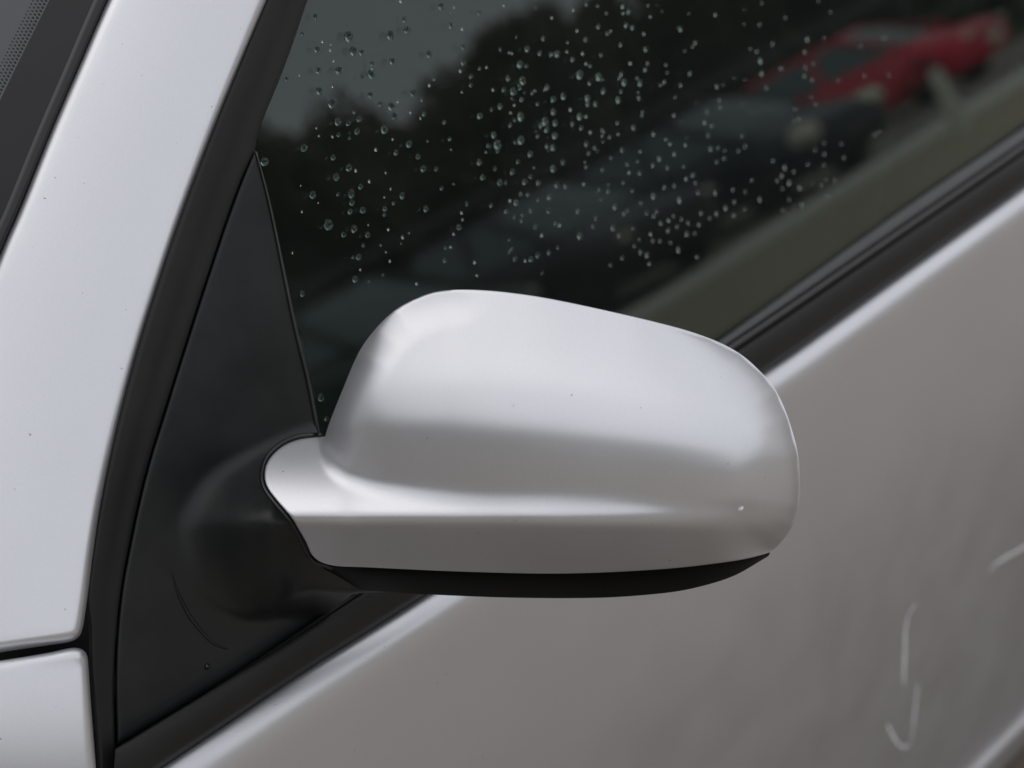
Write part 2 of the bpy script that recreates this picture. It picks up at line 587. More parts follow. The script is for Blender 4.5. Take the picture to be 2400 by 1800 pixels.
# depth of the plane of the mirror cap, to know how far the arm must reach out
BETA = rad(32)
MW = np.array([math.sin(BETA), -math.cos(BETA), 0.0])
MP = CAM + 0.86 * FW
def cap_t(x, y, w):
    return ((MP + MW * w - CAM) @ MW) / (ray(x, y) @ MW)
# (x, y, reach): reach = metres in front of the sail plane along the view
def reach(x, y, w):
    return G0.t(x, y) - cap_t(x, y, w)
def smin(a, b, k):
    h = np.clip(0.5 + 0.5 * (b - a) / k, 0, 1)
    return b * (1 - h) + a * h - k * h * (1 - h)
def smax(a, b, k):
    return -smin(-a, -b, k)
def curve1(xs, ys):
    """smooth 1-D curve through knots"""
    c = catmull(list(zip(xs, ys)), 400)
    return lambda x: np.interp(x, c[:, 0], c[:, 1])
a_top = curve1([380, 420, 434, 488, 540, 597, 640, 690, 733, 800, 1100], [1270, 1200, 1178, 1122, 1090, 1063, 1041, 1021, 1008, 1000, 1000])
a_bot = curve1([380, 434, 500, 560, 610, 651, 700, 740, 836, 926, 1100], [1300, 1360, 1420, 1447, 1445, 1424, 1400, 1391, 1393, 1392, 1400])
a_low = curve1([380, 434, 500, 560, 610, 651, 700, 760, 836, 1100], [0, .000, .001, .003, .008, .022, .046, .060, .064, .066])
def TS(V):
    V = np.asarray(V, float)
    x, y = V[:, 0], V[:, 1]
    yt, yb, lo = a_top(x), a_bot(x), a_low(x)
    ym = 1197.0 + 0.02 * (640 - x)
    top = 0.00040 * (y - yt)
    rm = 0.00040 * np.maximum(ym - yt, 0) + 0.006
    u = np.clip((y - ym) / (yb - ym), 0, 1.0)
    under = rm - (rm - lo) * (0.25 * u + 0.75 * u ** 1.5)
    r = smin(top, under, 0.018)
    # below the arm the panel drops away again
    edge_ = lo - 0.0010 * (y - yb + 4)
    r = smin(r, np.where(y > yb - 30, edge_, 1.0), 0.009)
    r = smax(r, 0.0 * x - 0.0005, 0.012)
    q = np.clip((x - 365) / 280, 0, 1)
    return (r + 0.0) * q * q * (3 - 2 * q) - 0.001
def surf_sail(V, d):
    rch = TS(V)
    e = rounding(d, 9, 0.0022)
    out = []
    for (x, y), r, q in zip(V, rch, e):
        t = G0.t(x, y) - 0.0030 - max(r, -0.001) + q
        out.append(CAM + ray(x, y) * t)
    return np.array(out)
sail, _, _ = shell("mirror_mount_panel", sail_poly, surf_sail, M_SAIL, car, step=8, rings=(2, 5, 9), back=0.006, back_in=0.0)
# moulded seam arc and plug on the panel
arc = [(401, 1335), (412, 1375), (424, 1405), (445, 1445), (468, 1475), (500, 1508), (534, 1522)]
def sail_pt(x, y, lift):
    r = float(TS(np.array([[x, y]]))[0])
    return CAM + ray(x, y) * (G0.t(x, y) - 0.0030 - max(r, -0.001) - lift)
tube("moulding_seam", [sail_pt(x, y, 0.0000) for x, y in arc], [0.0003, 0.0010, 0.0012, 0.0010, 0.0004], M_GLOSSBLACK, sail, 6)
tube("drain_hole", [sail_pt(484, 1568, 0.0), sail_pt(485, 1562, 0.0002), sail_pt(487, 1556, 0.0)], [0.0010, 0.0017, 0.0010], M_GLOSSBLACK, sail, 8, 6)
# thin lip where panel meets the glass
tube("panel_edge_lip", [G0.at(x, y, 0.0015) for x, y in [(600, 356), (634, 488), (688, 750), (724, 900), (747, 1022)]],
     [0.0006, 0.0010, 0.0011], M_TRIM, sail, 6)

# --- waist mouldings: lofted strips that run the length of the door
_e = np.array([D0.at(x, y) for x, y in catmull(BELT_C, 140)])
EDGE_Y, EDGE_Z = _e[:, 1], _e[:, 2]
def loft(name, rows, mat, parent, n=90, sub=4):
    """rows: (line, h above glass plane)"""
    def lifted(x, y, h):
        # the glass plane and the door's vertical plane part slightly where the waistline rises or falls
        yy = G0.at(x, y)[1]
        return G0.at(x, y, h + 0.354 * (np.interp(yy, EDGE_Y, EDGE_Z) - 0.955) + 0.0006)
    R = [[lifted(x, y, h) for x, y in catmull(line, n)] for line, h in rows]
    R = np.array(R)
    V = R.reshape(-1, 3)
    m = len(rows)
    F = [(i * n + j, i * n + j + 1, (i + 1) * n + j + 1, (i + 1) * n + j) for i in range(m - 1) for j in range(n - 1)]
    F = orient(V, F, CAM)
    return mesh_obj(name, V, F, mat, parent)
def between(a, b, s):
    A_, B_ = catmull(a, 80), catmull(b, 80)
    return [tuple(p) for p in (A_ * (1 - s) + B_ * s)[::4]] + [tuple((A_ * (1 - s) + B_ * s)[-1])]
loft("waist_weatherstrip", [(between(BELT_B, BELT_C, s), h) for s, h in
     [(0.0, -0.006), (0.0, 0.0035), (0.05, 0.0065), (0.15, 0.0078), (0.5, 0.0080), (0.84, 0.0070), (0.92, 0.0050), (0.98, 0.0026), (1.02, 0.0006), (1.06, -0.004), (1.2, -0.012)]],
     M_RUBBER, car)
loft("waist_trim_strip", [(between(BELT_M, BELT_B2, s), h) for s, h in
     [(-0.06, -0.004), (-0.02, -0.001), (0.05, 0.0006), (0.4, 0.0022), (0.75, 0.0042), (0.90, 0.0048), (0.98, 0.0036), (1.02, -0.002)]], M_TRIM, car)
loft("waist_trim_bead", [(between(BELT_B2, BELT_B, s), h) for s, h in
     [(-0.1, -0.004), (0.05, 0.0020), (0.35, 0.0052), (0.6, 0.0056), (0.9, 0.0036), (1.05, -0.003)]], M_TRIM, car)

# --- door skin
edge = np.array([D0.at(x, y) for x, y in catmull(BELT_C, 140)])
cr = [D0.at(2292, 1800, 0.046), D0.at(2400, 1692, 0.046)]
def crease_z(y):
    return cr[0][2] + (y - cr[0][1]) * (cr[1][2] - cr[0][2]) / (cr[1][1] - cr[0][1])
prof = [(-0.016, -0.010), (-0.006, -0.004), (-0.001, -0.0006), (0.002, 0.0003), (0.006, -0.0009), (0.010, -0.0034), (0.0132, -0.0072), (0.0152, -0.0125),
        (0.0166, -0.020), (0.0180, -0.032), (0.0205, -0.060), (0.0245, -0.110), (0.029, -0.180), (0.0335, -0.26)]
V, F = [], []
rows = []
for p in edge:
    cz = crease_z(p[1])
    wid = 1.0 + 0.7 * max(0, min(1, (0.62 - p[1]) / 0.25))
    row = []
    for dx, dz in prof:
        k = 1 + (wid - 1) * math.exp(dz / 0.03)
        row.append(p + np.array([dx, 0, dz * k]))
    zb = cz
    row += [np.array([0.0375, p[1], zb + 0.035]), np.array([0.0385, p[1], zb + 0.018]), np.array([0.0400, p[1], zb + 0.009]), np.array([0.0435, p[1], zb + 0.003]),
            np.array([0.0480, p[1], zb - 0.001]), np.array([0.0500, p[1], zb - 0.006]), np.array([0.0500, p[1], zb - 0.016]), np.array([0.0480, p[1], zb - 0.04]),
            np.array([0.040, p[1], zb - 0.10]), np.array([0.02, p[1], 0.30]), np.array([-0.02, p[1], 0.24])]
    rows.append(row)
R = np.array(rows)
nr, mr = R.shape[:2]
V = R.reshape(-1, 3)
F = [(i * mr + j, (i + 1) * mr + j, (i + 1) * mr + j + 1, i * mr + j + 1) for i in range(nr - 1) for j in range(mr - 1)]
F = orient(V, F, np.array([3, 0.7, 2]))
door = mesh_obj("door_skin", V, F, M_PAINT, car)
sub = door.modifiers.new("s", 'SUBSURF')
sub.levels = sub.render_levels = 1
# side of the front wing and the bonnet, which carry the body on ahead of the door
wing_rows = []
for k in range(22):
    yy_ = R[0][0][1] - 0.006 - k * 0.045
    f_ = k / 21
    dxw = -0.10 * f_ ** 2
    wing_rows.append([np.array([q[0] + dxw, yy_, q[2] - 0.10 * f_ ** 1.5 * (q[2] > 0.5)]) for q in R[0]])
WR = np.array(wing_rows)
a_, b_2 = WR.shape[:2]
WF = [(i * b_2 + j, i * b_2 + j + 1, (i + 1) * b_2 + j + 1, (i + 1) * b_2 + j) for i in range(a_ - 1) for j in range(b_2 - 1)]
wv_ = WR.reshape(-1, 3)
WF = orient(wv_, WF, np.array([3, 0.0, 2]))
wside = mesh_obj("front_wing_side", wv_, WF, M_PAINT, car)
bv, bf = [], []
for i in range(14):
    for j in range(12):
        v_, u_ = i / 13, j / 11
        bv.append(np.array([-0.075 - 0.10 * v_ ** 2 - 1.5 * u_, R[0][0][1] - 0.05 - 0.92 * v_, 0.945 - 0.10 * v_ ** 1.5 + 0.05 * math.sin(math.pi * min(1, u_ * 1.0)) - 0.002]))
bf = [(i * 12 + j, i * 12 + j + 1, (i + 1) * 12 + j + 1, (i + 1) * 12 + j) for i in range(13) for j in range(11)]
mesh_obj("bonnet", bv, orient(bv, bf, np.array([0, 0, 9])), M_PAINT, car)
def door_hit(px, py):
    """point of the door skin under a pixel (marching the profile)"""
    dr = ray(px, py)
    lo_t = 0.7
    best = None
    for t in np.arange(0.75, 2.2, 0.0008):
        p = CAM + dr * t
        k = int(np.clip(np.searchsorted(edge[:, 1], p[1]), 0, nr - 1))
        x = np.interp(-p[2], -R[k][2:, 2], R[k][2:, 0])
        if p[0] <= x:
            return p
    return CAM + dr * 1.2
# chalky scuffs on the door
m_sc, nt, b = new_mat("scuffed_lacquer")
b.inputs["Base Color"].default_value = (0.42, 0.43, 0.43, 1)
b.inputs["Roughness"].default_value = 0.6
n_ = noise(nt, 300, 3)
r_ = ramp_node(nt, n_.outputs["Fac"], [(0.3, (0.60, 0.61, 0.62)), (0.7, (0.85, 0.86, 0.87))])
nt.links.new(r_.outputs[0], b.inputs["Base Color"])
def scuff(pix, w, label):
    P = np.array([door_hit(x, y) for x, y in catmull(pix, 26)])
    V, F = [], []
    m_ = len(P)
    for i, p in enumerate(P):
        t = unit(P[min(i + 1, m_ - 1)] - P[max(i - 1, 0)])
        s = unit(np.cross(t, (1, 0, 0)))
        ww = w * (0.35 + 0.65 * math.sin(math.pi * min(1, (i + 0.6) / m_)) ** 0.5) * (0.85 + 0.3 * random.random())
        V += [p + s * ww + np.array([0.0001, 0, 0]), p + np.array([0.00035, 0, 0]), p - s * ww + np.array([0.0001, 0, 0])]
    for i in range(m_ - 1):
        F += [(3 * i, 3 * i + 3, 3 * i + 4, 3 * i + 1), (3 * i + 1, 3 * i + 4, 3 * i + 5, 3 * i + 2)]
    o = mesh_obj("scuff_mark", V, F, m_sc, door)
    o["label"] = label
scuff([(2147, 1416), (2130, 1440), (2122, 1480), (2120, 1540), (2118, 1604)], 0.0024, "upper of the two pale upright scuffs low on the door")
scuff([(2150, 1600), (2145, 1660), (2138, 1715), (2128, 1748), (2112, 1750), (2095, 1728), (2080, 1697)], 0.0022, "pale hook-shaped scuff low on the door")
scuff([(2318, 1340), (2335, 1320), (2365, 1302), (2400, 1282), (2440, 1262)], 0.0026, "pale slanting scuff at the right edge of the door")

# --- wing mirror
lower_poly_top = [(640, 1200), (690, 1290), (736, 1318), (870, 1326), (1096, 1334), (1322, 1338), (1548, 1328), (1717, 1309), (1812, 1288)]
wing = None
# silver cap
capL = [(749, 1024), (699, 1031), (659, 1049), (630, 1079), (621, 1109), (626, 1139), (649, 1172), (683, 1212), (700, 1240), (716, 1268), (736, 1306), (779, 1325),
        (870, 1330), (1096, 1340), (1322, 1344), (1548, 1334), (1717, 1315), (1790, 1299), (1810, 1291)]
capR = [(1810, 1291), (1832, 1270), (1858, 1233), (1872, 1188), (1875, 1137), (1870, 1063), (1847, 979), (1819, 916), (1788, 877), (1734, 829), (1660, 792), (1548, 758),
        (1322, 707), (1192, 686), (1090, 679), (1022, 684), (971, 702), (926, 727), (881, 770), (841, 826), (802, 916), (774, 986), (762, 1023)]
cap_poly = closed([capL, capR, [(762, 1023), (749, 1024)]], 6)
f_top = curve1([500, 760, 900, 1022, 1090, 1192, 1322, 1548, 1660, 1734, 1800, 1900], [720, 705, 692, 684, 679, 686, 707, 758, 792, 822, 850, 895])
f_wt = curve1([500, 800, 1000, 1300, 1600, 1750, 1900], [-.030, -.036, -.042, -.045, -.047, -.050, -.058])
f_wv = curve1([500, 700, 830, 920, 1100, 1300, 1500, 1650, 1760, 1830, 1900], [.000, .005, .0110, .0150, .0190, .0195, .0175, .0140, .0080, .0010, -.008])
f_wr = curve1([500, 650, 780, 870, 1100, 1300, 1500, 1650, 1760, 1830, 1900], [.037, .0365, .0345, .0318, .0297, .0288, .0240, .0152, .0055, -.0060, -.020])
_gx = np.linspace(-0.6, 1.9, 1001)
_gy = np.interp(_gx, [-0.6, 0, .13, .27, .45, .64, .82, 1.0, 1.9], [-.87, 0, .19, .39, .645, .858, .952, 1.0, 1.045])
_kw = np.exp(-0.5 * (np.arange(-80, 81) * 0.0025 / 0.055) ** 2)
_gy = np.convolve(np.pad(_gy, 80, mode='edge'), _kw / _kw.sum(), 'valid')
def g_s(s_):
    return np.interp(s_, _gx, _gy)
def TC(V):
    V = np.asarray(V, float)
    x, y = V[:, 0], V[:, 1]
    t = f_top(x)
    sN = (y - t) / (1168 - t)
    wd = f_wt(x) + (f_wv(x) - f_wt(x)) * g_s(sN)
    xe = np.interp(-y, -ledge[:, 1], ledge[:, 0])
    # the dome turns back toward the car at its inner end
    dl = np.where(x > xe, dist_poly(V, ledge, False), 0)
    fu = np.clip((y - 668) / 210, 0, 1)
    wd = wd - rounding(dl, 92, 0.027) * fu * fu * (3 - 2 * fu) - np.where(x > xe, 0, 0.0006 * (xe - x))
    wr, yr = f_wr(x) + 0.0002, 1221.0
    u_ = yr - y
    flat = wr - 0.00019 * u_ - 0.0000006 * np.maximum(u_, 0) ** 2
    wb = smin(flat, wr - 0.00019 * (y - yr), 0.0095)
    wd = wd - 0.00019 * smax(y - yr, 0 * y, 60.0)
    return smax(wd, wb, 0.0085)
ledge = np.array([(735, 1135), (735, 1100), (745, 1070), (755, 1035), (762, 1023), (774, 986), (802, 916), (841, 826), (881, 770), (926, 727), (971, 702), (1022, 684), (1060, 680)])
redge = np.array([(1400, 724), (1548, 758), (1660, 792), (1734, 829), (1788, 877), (1819, 916), (1847, 979), (1870, 1063), (1875, 1137), (1872, 1188), (1858, 1233), (1832, 1270), (1810, 1291)])
def right_weight(V):
    q = np.clip((V[:, 0] - 1480) / 350, 0, 1)
    return q * q * (3 - 2 * q)
def surf_cap(V, d):
    w = TC(V)
    dr = dist_poly(V, redge, False)
    wr_ = right_weight(V)
    # behind the dome's left foot the flange keeps its own level; the dome's wall drops to it
    w = w - rounding(dr, 165, 0.036) * wr_
    w = w - rounding(d, 5, 0.0006) * np.clip(dr / 60, 0, 1)
    return np.array([CAM + ray(x, y) * cap_t(x, y, ww) for (x, y), ww in zip(V, w)])
cap, W_, rim = shell("mirror_cap", cap_poly, surf_cap, M_PAINT, None, step=8, rings=(2, 4, 7, 11, 16),
                deep=[(0.002, 2), (0.012, 10), (0.035, 30), (0.050, 55)])
# black gasket standing in for the shaded gap round the cap's foot
gl = [(752, 1020), (738, 1019), (696, 1024), (655, 1043), (624, 1075), (614, 1109), (620, 1143), (643, 1176), (677, 1216), (694, 1244), (710, 1273), (731, 1312), (778, 1331)]
gpts = []
for x_, y_ in gl:
    w_ = float(TC(np.array([[x_ + 8, y_ + (5 if y_ < 1060 else 0)]]))[0]) - 0.0042
    gpts.append(CAM + ray(x_, y_) * cap_t(x_, y_, w_))
gap_ring = tube("gap_ring", gpts, [0.0012, 0.0014, 0.0014, 0.0012], M_GLOSSBLACK, cap, 8)
# black lower housing
lowL = [(720, 1296), (760, 1345), (840, 1380), (926, 1388), (1016, 1394), (1208, 1401), (1406, 1401), (1548, 1391), (1632, 1377), (1717, 1351), (1785, 1313), (1804, 1300), (1800, 1290)]
low_poly = closed([lowL, [(1800, 1290), (1700, 1290), (1548, 1310), (1322, 1320), (1096, 1316), (870, 1306), (720, 1296)]], 8)
def surf_low(V, d):
    w = TC(V)
    out = []
    topy = np.interp(V[:, 0], [720, 870, 1096, 1322, 1548, 1717, 1811], [1310, 1330, 1340, 1344, 1334, 1315, 1291])
    boty = np.interp(V[:, 0], [p[0] for p in lowL], [p[1] for p in lowL])
    base = TC(np.c_[V[:, 0], topy - 4])
    rr = np.clip((V[:, 0] - 1560) / 250, 0, 1)
    for (x, y), ty, by, b_, dd, r_ in zip(V, topy, boty, base, d, rr):
        s = (y - ty) / max(12, by - ty)
        ww = b_ - 0.0045 - 0.018 * max(0, s) ** 1.6 - 0.022 * r_ * r_
        out.append(CAM + ray(x, y) * cap_t(x, y, ww))
    return np.array(out)
low, _, _ = shell("mirror_housing", low_poly, surf_low, M_UNDER, None, step=9, rings=(2, 5, 9), deep=[(0.006, 6), (0.02, 25)])
wing = bpy.data.objects.new("wing_mirror", None)
link(wing, car)
wing["label"] = "silver door mirror seen from in front, on its black arm"
cap.parent = wing
cap["label"] = "smooth silver painted cap over the mirror's back"
low.parent = wing
# mirror glass facing rearwards, inside the rim
rp = np.array([W_[i] for i in rim])
c0 = rp.mean(0)
rp2 = c0 + (rp - c0) * 0.97
V = list(rp2) + [c0]
F = [(i, (i + 1) % len(rp2), len(rp2)) for i in range(len(rp2))]
mesh_obj("mirror_glass", V, F, M_MIRROR, wing, smooth=False)
# stone chip on the cap
def cap_pt(x, y, lift):
    w = float(surf_cap_w(x, y)) + lift
    return CAM + ray(x, y) * cap_t(x, y, w)
def surf_cap_w(x, y):
    V = np.array([[x, y]], float)
    w = TC(V) - rounding(dist_poly(V, redge, False), 165, 0.036) * right_weight(V)
    return w[0]
m_ch, nt, b = new_mat("bare_chip")
b.inputs["Base Color"].default_value = (0.8, 0.8, 0.8, 1)
n_ = noise(nt, 500, 2)
r_ = ramp_node(nt, n_.outputs["Fac"], [(0.3, (0.6, 0.6, 0.6)), (0.7, (0.85, 0.85, 0.85))])
nt.links.new(r_.outputs[0], b.inputs["Base Color"])
o = tube("paint_chip", [cap_pt(x, y, 0.0003) for x, y in [(1730, 1196), (1736, 1193), (1742, 1188)]], [0.0005, 0.0012, 0.0004], m_ch, cap, 6, 8)
o["label"] = "small white stone chip near the outer end of the cap"

# --- cabin behind the glass
def box(name, lo, hi, mat, parent=None, bev=0.0, smooth=False):
    (x0, y0, z0), (x1, y1, z1) = lo, hi
    V = [(x0, y0, z0), (x1, y0, z0), (x1, y1, z0), (x0, y1, z0), (x0, y0, z1), (x1, y0, z1), (x1, y1, z1), (x0, y1, z1)]
    F = [(0, 3, 2, 1), (4, 5, 6, 7), (0, 1, 5, 4), (1, 2, 6, 5), (2, 3, 7, 6), (3, 0, 4, 7)]
    o = mesh_obj(name, V, F, mat, parent, smooth=smooth)
    if bev:
        m = o.modifiers.new("b", 'BEVEL')
        m.width = bev
        m.segments = 4
        o.data.polygons.foreach_set("use_smooth", [True] * len(o.data.polygons))
    return o
box("cabin_floor", (-1.6, 0.0, 0.28), (-0.03, 2.3, 0.33), M_DARK, car)
box("inner_door_trim", (-0.10, 0.45, 0.34), (-0.055, 1.8, 0.90), M_DARK, car, 0.02)
box("far_cabin_wall", (-1.62, 0.0, 0.3), (-1.56, 2.3, 1.46), M_DARK, car)
box("rear_cabin_wall", (-1.6, 2.25, 0.3), (-0.1, 2.3, 1.46), M_DARK, car)
box("dashboard", (-1.55, 0.1, 0.6), (-0.12, 0.50, 0.98), M_DARK, car, 0.06)
box("seat_cushion", (-0.72, 0.95, 0.40), (-0.20, 1.45, 0.58), M_SEAT, car, 0.06)
box("seat_backrest", (-0.72, 1.40, 0.50), (-0.22, 1.55, 1.18), M_SEAT, car, 0.06)
box("roof_panel", (-1.55, 0.55, 1.462), (-0.165, 2.4, 1.50), M_PAINT, car, 0.015)
box("rear_window_post", (-0.26, 1.80, 0.60), (-0.10, 2.4, 1.47), M_RUBBER, car, 0.02)
box("door_inner_shell", (-0.055, 0.40, 0.25), (-0.014, 1.9, 0.90), M_DARK, car)

# ------------------------------------------------------------------ the car park around (seen in the glass and the paint)
m_ground, nt, b = new_mat("worn_tarmac")
b.inputs["Roughness"].default_value = 0.85
n1 = noise(nt, 0.45, 4, 0.5)
n2 = noise(nt, 45, 3)
r1 = ramp_node(nt, n1.outputs["Fac"], [(0.32, (0.235, 0.208, 0.176)), (0.68, (0.40, 0.358, 0.305))])
r2 = ramp_node(nt, n2.outputs["Fac"], [(0.3, (0.7, 0.7, 0.7)), (0.7, (1.15, 1.15, 1.15))])
mx = nt.nodes.new("ShaderNodeMixRGB"); mx.blend_type = 'MULTIPLY'; mx.inputs[0].default_value = 1
nt.links.new(r1.outputs[0], mx.inputs[1]); nt.links.new(r2.outputs[0], mx.inputs[2])
nt.links.new(mx.outputs[0], b.inputs["Base Color"])
bump(nt, b, n2.outputs["Fac"], 0.5, 0.01)
m_line = plastic("worn_sandy_paving", (0.70, 0.70, 0.60), 0.8, 0.1, 0.2, 0.10)
m_grass = plastic("verge_grass_green", (0.035, 0.06, 0.02), 0.9, 0.3, 0.1, 0.02)
o = mesh_obj("ground", [(-150, -150, 0), (150, -150, 0), (150, 150, 0), (-150, 150, 0)], [(0, 1, 2, 3)], m_ground, smooth=False)
tag(o, kind="structure")
m_dark_strip = plastic("reflection_darkener", (0.12, 0.098, 0.078), 0.9, 0.1, 0.1, 0.04)  # unseen dark strip added to darken what door and cap reflect
o = box("added_dark_strip", (-0.6, -20, 0.002), (0.62, 30, 0.006), m_dark_strip)
tag(o, kind="structure")
m_pave = plastic("sandy_paving", (0.44, 0.38, 0.28), 0.85, 0.2, 0.2, 0.09)
o = box("pavement", (5.6, -40, 0.004), (8.6, 60, 0.06), m_pave)
tag(o, kind="structure")
o = box("kerb", (8.603, -40, 0.004), (9.5, 60, 0.10), m_line)
tag(o, kind="structure")
o = box("grass_verge", (15.6, -40, 0.004), (40, 60, 0.06), m_grass)
tag(o, kind="structure")

def parked_car(name, label, x, y, rz, col, plate=None, lamp=1.0, L=4.1, Wd=0.84, group=None):
    belt = 0.88
    root = empty(name, (x, y, 0), rz)
    tag(root, label, "car", group)
    mat = plastic(name + "_paint", col, 0.22, 0.0, 0.6, 0.01)
    h = L / 2
    # stations from tail (-) to nose (+) along local y: y, half width, sill, shoulder, bonnet/top
    st = [(-h, 0.62, 0.36, 0.62, 0.70), (-h + .06, 0.74, 0.27, 0.74, 0.90), (-h + .35, 0.82, 0.20, 0.82, 0.95), (-h + 1.0, Wd, 0.20, belt - .03, 0.95),
          (-0.3, Wd, 0.20, belt - .04, 0.94), (0.7, Wd, 0.20, belt - .06, 0.92), (1.05, Wd - .01, 0.20, belt - .10, 0.91), (h - .65, 0.81, 0.20, 0.70, 0.80),
          (h - .25, 0.77, 0.20, 0.63, 0.72), (h - .07, 0.68, 0.24, 0.58, 0.64), (h, 0.55, 0.32, 0.50, 0.54)]
    ys = np.linspace(-h, h, 30)
    cs = [np.interp(ys, [s[0] for s in st], [s[k] for s in st]) for k in range(1, 5)]
    V, F = [], []
    for i, yy in enumerate(ys):
        w, z0, z1, z2 = (c[i] for c in cs)
        ring = [(w * .86, z0), (w * .97, z0 + .08), (w, (z0 + z1) / 2), (w * .975, z1), (w * .90, z1 + (z2 - z1) * .6), (w * .6, z2), (0, z2 + .015)]
        ring = ring + [(-a, c) for a, c in reversed(ring[:-1])]
        V += [(a, yy, c) for a, c in ring]
    m = 13
    for i in range(len(ys) - 1):
        for j in range(m):
            k = (j + 1) % m
            F.append((i * m + j, i * m + k, (i + 1) * m + k, (i + 1) * m + j))
    F += [tuple(range(m))[::-1], tuple((len(ys) - 1) * m + j for j in range(m))]
    body = mesh_obj("body", V, F, mat, root)
    def cabin(nm, z0, z1, s0, s1, mat_):
        # greenhouse between heights z0 and z1
        lo = [(-h + .12 + .0, .76), (1.02, .76)]
        V = []
        def ringat(u):
            z = 0.90 + u * 0.50
            yb, yf, w = -h + .15 + .42 * u ** 1.3, 1.15 - .95 * u ** 1.05, .77 - .20 * u
            rr = []
            for q in range(20):
                th = 2 * math.pi * q / 20
                cx, sy = math.cos(th), math.sin(th)
                rr.append((w * math.copysign(abs(cx) ** .35, cx), (yb + yf) / 2 + (yf - yb) / 2 * math.copysign(abs(sy) ** .35, sy), z))
            return rr
        us = np.linspace(z0, z1, 5)
        for u in us:
            V += ringat(u)
        F = [(i * 20 + j, i * 20 + (j + 1) % 20, (i + 1) * 20 + (j + 1) % 20, (i + 1) * 20 + j) for i in range(4) for j in range(20)]
        F.append(tuple(80 + j for j in range(20)))
        return mesh_obj(nm, V, F, mat_, root)
    cabin("window_band", 0.0, 0.90, 0, 0, M_CARGLASS)
    cabin("roof", 0.88, 1.02, 0, 0, mat)
    for sx in (-1, 1):
        for yb, yf, w0, w1 in ((1.15, 0.16, .765, .575), (-0.15, -0.30, .775, .585), (-h + .3, -h + .72, .765, .575)):
            mesh_obj("window_pillar", [(sx * w0, yb - .05, .90), (sx * w0, yb + .05, .90), (sx * (w1 + .01), yf + .05, 1.37), (sx * (w1 + .01), yf - .05, 1.37),
                     (sx * (w0 - .05), yb - .05, .90), (sx * (w0 - .05), yb + .05, .90), (sx * (w1 - .05), yf + .05, 1.37), (sx * (w1 - .05), yf - .05, 1.37)],
                     [(0, 1, 2, 3), (7, 6, 5, 4), (0, 3, 7, 4), (1, 5, 6, 2)], mat, root, smooth=False)
        for yy in (-h + .78, h - .82):
            V, F = [], []
            prof_ = [(0.79, 0.0), (.80, .20), (.825, .27), (.82, .31), (.78, .315), (.62, .31)]
            for q in range(24):
                th = 2 * math.pi * q / 24
                V += [(sx * a, yy + r_ * math.cos(th), 0.315 + r_ * math.sin(th)) for a, r_ in prof_]
            for q in range(24):
                k = (q + 1) % 24
                F += [(q * 6 + j, q * 6 + j + 1, k * 6 + j + 1, k * 6 + j) for j in range(5)]
            wh = mesh_obj("wheel", V, F, M_RUBBER, root)
            V = []
            F = []
            for q in range(5):
                th = 2 * math.pi * q / 5
                c_, s_ = math.cos(th), math.sin(th)
                V += [(sx * .832, yy + c_ * .04 - s_ * .03, .315 + s_ * .04 + c_ * .03), (sx * .832, yy + c_ * .04 + s_ * .03, .315 + s_ * .04 - c_ * .03),
                      (sx * .832, yy + c_ * .21 + s_ * .03, .315 + s_ * .21 - c_ * .03), (sx * .832, yy + c_ * .21 - s_ * .03, .315 + s_ * .21 + c_ * .03)]
                F.append((4 * q, 4 * q + 1, 4 * q + 2, 4 * q + 3))
            mesh_obj("wheel_rim", V, F, M_TRIM, wh, smooth=False)
        V, F = [], []
        for a in range(7):
            for c in range(10):
                ph, th = math.pi * a / 6, 2 * math.pi * c / 10
                V.append((sx * (.60 + .14 * lamp * math.sin(ph) * math.cos(th)), h - .17 + .19 * math.cos(ph) * 1.0, .61 + .085 * lamp * math.sin(ph) * math.sin(th)))
        F = [(a * 10 + c, a * 10 + (c + 1) % 10, (a + 1) * 10 + (c + 1) % 10, (a + 1) * 10 + c) for a in range(6) for c in range(10)]
        mesh_obj("headlight", V, F, M_LAMP, root)
    mesh_obj("number_plate", [(-.26, h + .012, .38), (.26, h + .012, .38), (.26, h + .006, .49), (-.26, h + .006, .49),
             (-.26, h - .03, .38), (.26, h - .03, .38), (.26, h - .03, .49), (-.26, h - .03, .49)],
             [(3, 2, 1, 0), (4, 5, 6, 7), (0, 1, 5, 4), (2, 3, 7, 6), (1, 2, 6, 5), (3, 0, 4, 7)], plate or M_LAMP, root, smooth=False)
    mesh_obj("grille", [(-.42, h - .035, .50), (.42, h - .035, .50), (.50, h - .09, .60), (-.50, h - .09, .60), (-.42, h + .012, .505), (.42, h + .012, .505), (.48, h - .04, .60), (-.48, h - .04, .60)],
             [(0, 1, 2, 3), (7, 6, 5, 4), (0, 4, 5, 1), (3, 2, 6, 7), (0, 3, 7, 4), (1, 5, 6, 2)], M_RUBBER, root, smooth=False)
    return root

M_LAMP = plastic("clear_lamp_lens", (0.80, 0.78, 0.62), 0.15, 0.0, 0.8, 0.0)
parked_car("red_car", "red hatchback mirrored at the upper right of the side window", 14.2, 20.2, rad(80), (0.88, 0.025, 0.07), lamp=0.6)
parked_car("dark_blue_car", "dark blue car with pale headlights mirrored right of centre in the side window", 12.3, 14.5, rad(90), (0.010, 0.016, 0.030), plate=M_TRIM, lamp=1.45)
parked_car("grey_car", "dark grey car mirrored left of the dark blue car in the side window", 12.4, 11.7, rad(92), (0.018, 0.020, 0.022), plate=M_TRIM, lamp=0.5)
parked_car("green_car", "dark green car mirrored low in the side window, just left above the mirror cap", 12.2, 8.9, rad(89), (0.012, 0.055, 0.022), plate=M_TRIM, lamp=0.4)
